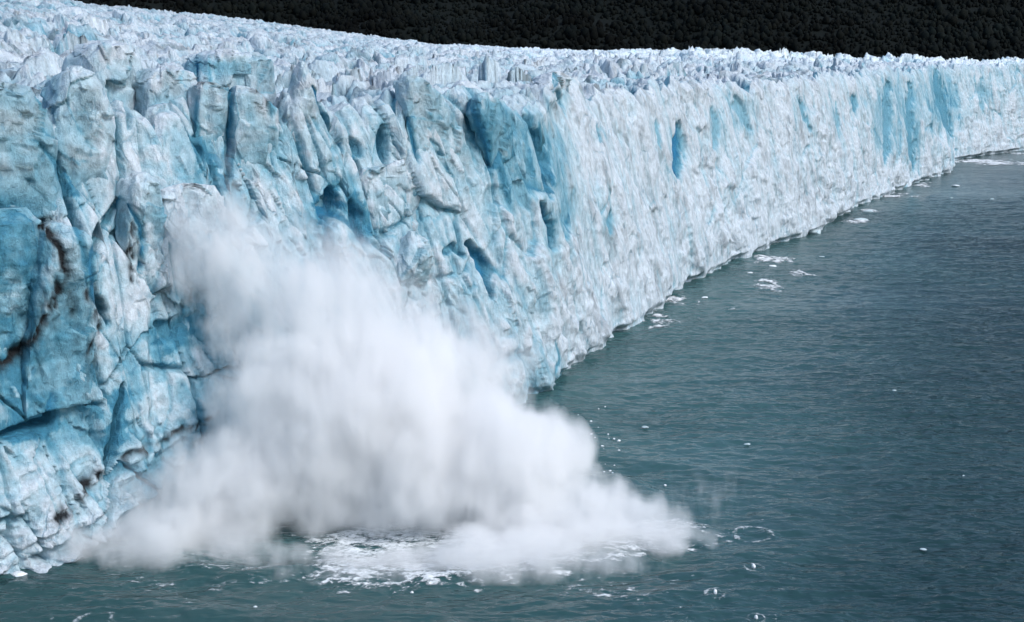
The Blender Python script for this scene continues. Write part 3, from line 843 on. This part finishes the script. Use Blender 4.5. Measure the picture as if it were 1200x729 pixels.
FL = [  # pixel, half width m, flatness, label
    ((22, 674), 1.35, .3, 'flat white ice floe at the foot of the cliff in the lower left corner'),
    ((756, 501), .95, .35, 'white floe on open water right of the spray, largest of the small floes there'),
    ((725, 517), .38, .6, 'small white floe left of and below the largest one beside the spray'),
    ((955, 273), 4.2, .42, 'white lump of ice grounded against the far waterline'),
    ((1008, 258), 4.6, .22, 'long low floe beside the far wall'),
    ((1017, 248), 3.5, .25, 'short low floe further along the far wall'),
    ((1163, 234), 1.8, .4, 'lone small floe far out on the dark water'),
    ((1115, 232), 1.2, .3, 'tiny floe left of the lone far one'),
    ((1048, 458), .75, .35, 'lone speck of ice in the middle of the rippled lake'),
    ((876, 521), 1.0, .25, 'thin dark edged floe on the lake above the tail of foam'),
    ((997, 511), .5, .5, 'bright speck of ice right of the thin dark edged floe'),
    ((1129, 558), .42, .5, 'speck of ice near the right edge of the lake'),
    ((1082, 644), .75, .22, 'flat sliver of ice low on the right of the lake'),
    ((879, 320), .9, .3, 'small chip of ice between the two loose brash drifts and the wall'),
    ((963, 301), 1.6, .15, 'thin pale floe right of the flat brash streak'),
    ((906, 312), 1.4, .2, 'thin floe just under the flat brash streak'),
    ((826, 349), 1.0, .3, 'chip of ice off the waterline of the grey wall'),
    ((1120, 218), 2.2, .25, 'pale low floe off the corner of the far wall'),
    ((782, 609), .55, .6, 'tumbling chunk of ice above the tail of foam'),
    ((742, 600), .6, .7, 'white splash chunk at the tip of the spray slope'),
    ((299, 712), .35, .5, 'little white chunk in the water below the spray'),
    ((224, 707), .32, .5, 'little white chunk in front of the left foam flecks'),
    ((483, 695), .3, .6, 'tiny white chunk at the front edge of the thick foam'),
]
for i, ((u, v), w, fl, lab) in enumerate(FL):
    far_out = u > 740 and v > 440 and v < 600 or u > 950 and v > 225
    w *= .7 if far_out else 1
    lump('ice_floe', water_pt(u, v), (w, w * .7), lab, 'ice floe', 'ice floes drifting on the lake', 900 + i, fl, tint=(.50, .60, .63) if far_out else (.80, .84, .86))
rg = random.Random(4)
for i in range(46):                                              # bits thrown out of the splash, landing right of it
    t = rg.random()
    u = 684 + 70 * t + rg.gauss(0, 12); v = 515 + 105 * t - rg.random() ** 2 * 50
    lump('ice_fragment', water_pt(u, v), (rg.uniform(.13, .34),) * 2, 'tiny white ice fragment thrown onto the water right of the spray', 'ice fragment',
         'ice fragments thrown right of the spray', 1200 + i, .8, 1)


def ring(u, v, rx, label, seed, jet=True, broken=.2):
    """a foam ring where a lump of ice fell in, with its little jet"""
    c = water_pt(u, v); R = rx * c[1] / F_PX
    n, m = 90, 9
    th = np.linspace(0, 2 * math.pi, n, endpoint=False)
    rr = R * (1 + .05 * vnoise(np.cos(th) * 2.4 + seed, np.sin(th) * 2.4, seed) + .06 * vnoise(np.cos(th) * 9, np.sin(th) * 9, seed + 1))
    wd = np.clip(.2 + .12 * vnoise(np.cos(th) * 3, np.sin(th) * 3 + seed, seed + 2), .05, .4) * R
    q = np.linspace(-1, 1, m)[:, None]
    X = c[0] + np.cos(th) * (rr + q * wd); Yy = c[1] + np.sin(th) * 1.05 * (rr + q * wd)
    Z = swell(X, Yy) + .04 + .10 * (1 - q ** 2) + .04 * vnoise(X / .3, Yy / .3, seed + 5)
    Q = grid_faces(m, n, wrap=True)
    o = mesh_np('splash_ring', np.stack([X, Yy, Z], -1).reshape(-1, 3), Q, THIN, None, True, None, (c[0], c[1], 0))
    cover_attr(o, np.clip(.86 - broken - .5 * np.abs(q) ** 2 + .35 * vnoise(X / .8, Yy / .8, seed + 7), 0, 1))
    tag(o, label, 'splash', 'rings where falling ice hit the lake')
    if jet:
        j = lump('water_jet', (0, 0, swell(c[0], c[1])), (R * .22, R * .18), None, None, None, seed, 1.5, 2, FLOE, sink=.2)
        j.parent = o


ring(882, 628, 22, 'largest splash ring at the end of the tail of foam', 601, False, .12)
ring(883, 668, 12, 'splash ring with a jet below the largest ring', 602)
ring(857, 671, 8, 'faint broken splash ring left of the one with a jet', 603, False, .42)
ring(838, 699, 12, 'round splash ring near the bottom edge', 604)
ring(886, 725, 11, 'splash ring cut by the bottom edge at the right', 605, True, .3)
ring(810, 727, 6, 'small splash ring at the bottom edge left of the cut one', 606, False, .3)
ring(905, 724, 6, 'tiny foam ring at the bottom edge right of the cut one', 607, False, .3)
ring(110, 729, 23, 'splash ring cut by the bottom edge at the lower left', 608, False, .22)


# ------------------------------------------------------------------ the wooded slope behind
HILL_Y0 = 1720.


def hill_z(x, y):
    e = y - HILL_Y0 - 60 * vnoise(x / 420., x * 0, 700)
    return np.maximum(-4, 0.46 * np.maximum(e, 0) ** 1.0 + 18 * fbm(x / 210., y / 210., 701, 3) * sst(0, 200, e) + np.minimum(e, 0) * .05)


def build_hill():
    xs = np.linspace(-2600, 2600, 220); ys = np.linspace(HILL_Y0 - 120, HILL_Y0 + 1500, 110)
    X, Y = np.meshgrid(xs, ys)
    m, nt = new_mat('forest floor')
    o = N(nt, 'ShaderNodeOutputMaterial'); b = N(nt, 'ShaderNodeBsdfPrincipled'); b.inputs['Roughness'].default_value = .95
    n = N(nt, 'ShaderNodeTexNoise'); n.inputs['Scale'].default_value = .05; n.inputs['Detail'].default_value = 6
    g = N(nt, 'ShaderNodeNewGeometry'); L(nt, g.outputs['Position'], n.inputs['Vector'])
    r = N(nt, 'ShaderNodeValToRGB'); r.color_ramp.elements[0].color = (.003, .005, .005, 1); r.color_ramp.elements[1].color = (.009, .012, .011, 1)
    L(nt, n.outputs[0], r.inputs[0]); L(nt, r.outputs[0], b.inputs['Base Color']); b.inputs['Specular IOR Level'].default_value = .1
    L(nt, b.outputs[0], o.inputs['Surface'])
    h = mesh_np('hillside', np.stack([X, Y, hill_z(X, Y)], -1).reshape(-1, 3), grid_faces(*X.shape), m)
    tag(h, 'dark hillside rising behind the glacier', 'hillside', None, 'structure')


def build_forest():
    import bmesh
    rs = np.random.RandomState(3)
    protos = []
    for k in range(6):
        bm = bmesh.new(); bmesh.ops.create_icosphere(bm, subdivisions=2, radius=1)
        v = np.array([q.co[:] for q in bm.verts]); f = np.array([[q.index for q in p.verts] for p in bm.faces]); bm.free()
        nz = 1 + .22 * rs.uniform(-1, 1, len(v))
        v = v * nz[:, None]; v[:, 2] = v[:, 2] * 1.15 + .7
        tip = 1 - .33 * np.clip(v[:, 2] / 2, 0, 1) * (k % 3 == 0); v[:, :2] *= tip[:, None]
        protos.append((v, f))
    n = 28000
    y = HILL_Y0 + rs.uniform(0, 1, n) ** 1.15 * 520
    x = rs.uniform(-.48, .48, n) * y
    sz = np.where(rs.uniform(0, 1, n) < .12, rs.uniform(3.5, 6, n), rs.uniform(1.5, 3.2, n)) * (1 + .25 * vnoise(x / 90., y / 90., 720))
    ok = fbm(x / 70., y / 45., 721, 3) > -.72
    Vs, Qs, Cs, off = [], [], [], 0
    ang = rs.uniform(0, 6.28, n); tone = rs.uniform(.8, 1.2, n) * (1 + .6 * fbm(x / 110., y / 70., 723, 3))
    hue = rs.uniform(0, 1, n)
    zb = hill_z(x, y)
    for i in np.nonzero(ok)[0]:
        v, f = protos[i % 6]
        c, s = math.cos(ang[i]), math.sin(ang[i])
        w = np.stack([v[:, 0] * c - v[:, 1] * s, v[:, 0] * s + v[:, 1] * c, v[:, 2] * 1.1], -1) * sz[i] + (x[i], y[i], zb[i])
        Vs.append(w); Qs.append(f + off); off += len(v)
        base = np.array((.0045, .0078, .0076)) * (1 - hue[i]) + np.array((.0068, .0086, .0070)) * hue[i]
        Cs.append(np.tile(base * .62 * tone[i], (len(v), 1)))
    m, nt = new_mat('dark foliage')
    o = N(nt, 'ShaderNodeOutputMaterial'); b = N(nt, 'ShaderNodeBsdfPrincipled'); b.inputs['Roughness'].default_value = .9; b.inputs['Specular IOR Level'].default_value = .08
    a = N(nt, 'ShaderNodeAttribute', attribute_name='tint')
    g = N(nt, 'ShaderNodeNewGeometry'); nn = N(nt, 'ShaderNodeTexNoise'); nn.inputs['Scale'].default_value = .5; nn.inputs['Detail'].default_value = 4
    L(nt, g.outputs['Position'], nn.inputs['Vector'])
    r = N(nt, 'ShaderNodeMapRange'); r.inputs[1].default_value = .3; r.inputs[2].default_value = .7; r.inputs[3].default_value = .8; r.inputs[4].default_value = 1.2
    L(nt, nn.outputs[0], r.inputs[0])
    vm = N(nt, 'ShaderNodeVectorMath', operation='SCALE'); L(nt, a.outputs['Color'], vm.inputs[0]); L(nt, r.outputs[0], vm.inputs['Scale'])
    L(nt, vm.outputs[0], b.inputs['Base Color'])
    bp = N(nt, 'ShaderNodeBump'); bp.inputs['Strength'].default_value = .3; bp.inputs['Distance'].default_value = 1; L(nt, nn.outputs[0], bp.inputs['Height']); L(nt, bp.outputs[0], b.inputs['Normal'])
    L(nt, b.outputs[0], o.inputs['Surface'])
    f = mesh_np('forest', np.concatenate(Vs), np.concatenate(Qs), m, np.concatenate(Cs), True)
    tag(f, 'dense dark green forest covering the hillside behind the ice', 'forest', None, 'stuff')


build_hill()
build_forest()

# ------------------------------------------------------------------ the burst of spray: a real cloud of droplets
BLOBS = [  # photo pixel + distance, radii m, weight
    ((440, 520), 184, (25, 13, 20), 1.5), ((410, 400), 191, (21, 10, 17), .75), ((350, 320), 196, (18, 7, 14), .55), ((250, 310), 194, (9, 5, 20), .75),
    ((570, 555), 180, (17, 11, 13), 1.4), ((640, 530), 182, (8, 7, 7), 1.4), ((670, 608), 175, (16, 8, 5.2), 1.3), ((765, 635), 172.5, (14, 5, 2.3), 1.2),
    ((725, 618), 174, (12, 6, 3.6), 1.2), ((250, 590), 179, (19, 9, 12), 1.2), ((165, 650), 171.5, (18, 8, 7), 1.1), ((530, 440), 189, (17, 8, 13), .75),
    ((310, 525), 186, (14, 8, 19), 1.0), ((800, 590), 178, (18, 9, 7), .16), ((585, 664), 165.5, (23, 7, 6), 1.6), ((425, 674), 164.5, (21, 6, 4.2), 1.0), ((230, 655), 170, (20, 8, 5), .7),
]


def build_spray():
    B = [(at(u, v, Y), np.array(r), w) for (u, v), Y, r, w in BLOBS]
    m, nt = new_mat('spray')
    out = N(nt, 'ShaderNodeOutputMaterial')
    pv = N(nt, 'ShaderNodeVolumePrincipled')
    pv.inputs['Color'].default_value = (.9995, .9995, .9997, 1)
    pv.inputs['Anisotropy'].default_value = 0.1
    g = N(nt, 'ShaderNodeTexCoord')
    P = g.outputs['Object']

    def nz(scale, detail, rough, sc_=(1, 1, 1), off=(0, 0, 0)):
        mp = N(nt, 'ShaderNodeMapping'); mp.inputs['Scale'].default_value = sc_; mp.inputs['Location'].default_value = off
        n = N(nt, 'ShaderNodeTexNoise'); n.inputs['Scale'].default_value = scale; n.inputs['Detail'].default_value = detail; n.inputs['Roughness'].default_value = rough
        L(nt, P, mp.inputs['Vector']); L(nt, mp.outputs[0], n.inputs['Vector'])
        return n
    wz = nz(.13, 1, .6)
    wv = N(nt, 'ShaderNodeVectorMath', operation='SUBTRACT'); L(nt, wz.outputs['Color'], wv.inputs[0]); wv.inputs[1].default_value = (.5, .5, .5)
    ws = N(nt, 'ShaderNodeVectorMath', operation='SCALE'); L(nt, wv.outputs[0], ws.inputs[0]); ws.inputs['Scale'].default_value = 9.0
    wp = N(nt, 'ShaderNodeVectorMath', operation='ADD'); L(nt, P, wp.inputs[0]); L(nt, ws.outputs[0], wp.inputs[1])
    total = None
    for c, r, w in B:
        a = N(nt, 'ShaderNodeVectorMath', operation='SUBTRACT'); L(nt, wp.outputs[0], a.inputs[0]); a.inputs[1].default_value = tuple(c)
        s = N(nt, 'ShaderNodeVectorMath', operation='DIVIDE'); L(nt, a.outputs[0], s.inputs[0]); s.inputs[1].default_value = tuple(r)
        ln = N(nt, 'ShaderNodeVectorMath', operation='LENGTH'); L(nt, s.outputs[0], ln.inputs[0])
        q = mathn(nt, 'MULTIPLY', mathn(nt, 'SUBTRACT', 1.0, ln.outputs['Value'], clamp=True), w)
        total = q if total is None else mathn(nt, 'ADD', total, q)
    n1 = nz(.2, 3, .64, (1, 1, .42))                     # billows, drawn out where they fall
    n3 = nz(.6, 2, .62, (1, 1, .45))
    e = mathn(nt, 'ADD', mathn(nt, 'MULTIPLY', mathn(nt, 'SUBTRACT', n1.outputs[0], .5), 2.3), mathn(nt, 'MULTIPLY', mathn(nt, 'SUBTRACT', n3.outputs[0], .5), 1.25))
    # torn edge: the noise carves the rim of the cloud, the inside stays dense but uneven
    rim = mathn(nt, 'MULTIPLY', mathn(nt, 'SUBTRACT', mathn(nt, 'ADD', total, mathn(nt, 'MULTIPLY', e, .42)), .16, clamp=True), 1.9)
    k = mathn(nt, 'MULTIPLY', mathn(nt, 'MINIMUM', rim, 1.0), mathn(nt, 'ADD', .92, e, clamp=True))
    k = mathn(nt, 'MULTIPLY', k, mathn(nt, 'MINIMUM', mathn(nt, 'MULTIPLY', total, 5), 1.0))
    L(nt, mathn(nt, 'MULTIPLY', k, SPRAY_DENSITY), pv.inputs['Density'])
    L(nt, pv.outputs[0], out.inputs['Volume'])
    # skin: surface nets around the blobs, a little larger than them so the warped cloud fits inside
    lo = np.min([c - r * 1.12 for c, r, w in B], 0) - 3; hi = np.max([c + r * 1.12 for c, r, w in B], 0) + 3
    lo[2] = -1.2
    h = 1.5
    n = np.ceil((hi - lo) / h).astype(int)
    gx, gy, gz = np.meshgrid(*[lo[i] + h * np.arange(n[i]) for i in range(3)], indexing='ij')
    F = np.full(gx.shape, 9.0)
    for c, r, w in B:
        F = np.minimum(F, np.sqrt(((gx - c[0]) / r[0]) ** 2 + ((gy - c[1]) / r[1]) ** 2 + ((gz - c[2]) / r[2]) ** 2))
    F = F - 1.03
    F = np.maximum(F, (0.06 - gz) / 4.0)                    # ends just above the water
    F[0] = F[-1] = 1; F[:, 0] = F[:, -1] = 1; F[:, :, 0] = F[:, :, -1] = 1
    ins = F < 0
    cs = np.zeros(tuple(np.array(F.shape) - 1) + (3,)); cnt = np.zeros(cs.shape[:3])
    sl = lambda d: tuple(slice(d[i], F.shape[i] - 1 + d[i]) for i in range(3))
    corners = [(i, j, k2) for i in (0, 1) for j in (0, 1) for k2 in (0, 1)]
    for a in corners:
        for ax in range(3):
            if a[ax]: continue
            b2 = list(a); b2[ax] = 1
            fa, fb = F[sl(a)], F[sl(b2)]
            cr = (fa < 0) != (fb < 0)
            t = np.where(cr, fa / np.where(cr, fa - fb, 1), 0)
            p = np.zeros(cs.shape); p[...] = a; p[..., ax] = t
            cs += np.where(cr[..., None], p, 0); cnt += cr
    idx = np.full(cnt.shape, -1); mm = cnt > 0; idx[mm] = np.arange(mm.sum())
    base = np.stack(np.nonzero(mm), -1)
    V = lo + h * (base + cs[mm] / cnt[mm][:, None])
    V[:, 2] = np.maximum(V[:, 2], .05)
    Q = []
    for ax in range(3):
        o1, o2 = [(1, 2), (2, 0), (0, 1)][ax]
        a = ins; d = [0, 0, 0]; d[ax] = 1
        A = ins[tuple(slice(0, F.shape[i] - d[i]) for i in range(3))]; Bn = ins[tuple(slice(d[i], None) for i in range(3))]
        for sgn in (0, 1):
            ii = np.stack(np.nonzero((A & ~Bn) if sgn == 0 else (~A & Bn)), -1)
            e1 = np.zeros(3, int); e1[o1] = 1; e2 = np.zeros(3, int); e2[o2] = 1
            ring_ = [ii - e1 - e2, ii - e2, ii, ii - e1]
            qd = np.stack([idx[tuple(q.T)] for q in ring_], -1)
            Q.append(qd if sgn == 0 else qd[:, ::-1])
    Q = np.concatenate(Q)
    o = mesh_np('spray_cloud', V, Q, m)
    tag(o, 'billowing white burst of spray from ice collapsing into the lake', 'spray cloud', None, 'stuff')


SPRAY_DENSITY = 0.44
build_spray()

# ------------------------------------------------------------------ light, sky, camera
SUN_EL, SUN_AZ = math.radians(45), math.radians(122)          # azimuth measured clockwise from +Y
w = bpy.data.worlds.new('World'); sc.world = w; w.use_nodes = True
nt = w.node_tree
sky = nt.nodes.new('ShaderNodeTexSky'); sky.sky_type = 'NISHITA'; sky.sun_disc = False
sky.sun_elevation = SUN_EL; sky.sun_rotation = SUN_AZ; sky.dust_density = 1.2; sky.air_density = 1.0; sky.ozone_density = 0.8
bg = nt.nodes['Background']; bg.inputs['Strength'].default_value = 0.15
nt.links.new(sky.outputs[0], bg.inputs['Color'])
sun = bpy.data.lights.new('sun', 'SUN'); sun.energy = 2.1; sun.angle = math.radians(22); sun.color = (1, .992, .988)
so = bpy.data.objects.new('sun', sun); C.objects.link(so)
d = Vector((math.sin(SUN_AZ) * math.cos(SUN_EL), math.cos(SUN_AZ) * math.cos(SUN_EL), math.sin(SUN_EL)))
so.rotation_euler = d.to_track_quat('Z', 'Y').to_euler(); so.location = (0, 0, 300)

cam = bpy.data.cameras.new('camera'); cam.sensor_width = 36; cam.lens = 36 * F_PX / 1200; cam.clip_end = 12000; cam.clip_start = 1
co = bpy.data.objects.new('camera', cam); C.objects.link(co); co.location = (0, 0, H_CAM); co.rotation_euler = (math.pi / 2 - PITCH, 0, 0)
sc.camera = co
sc.view_settings.view_transform = 'Standard'; sc.view_settings.look = 'None'; sc.view_settings.exposure = 0.32; sc.view_settings.gamma = 1
cy = sc.cycles
cy.max_bounces = 16; cy.diffuse_bounces = 3; cy.glossy_bounces = 2; cy.transmission_bounces = 2; cy.volume_bounces = 12; cy.transparent_max_bounces = 8
cy.volume_step_rate = 0.24; cy.volume_max_steps = 256
cy.use_adaptive_sampling = True; cy.adaptive_threshold = 0.03
cy.use_denoising = True
try:
    cy.denoiser = 'OPENIMAGEDENOISE'; cy.denoising_prefilter = 'ACCURATE'
except Exception:
    pass
cy.caustics_reflective = False; cy.caustics_refractive = False
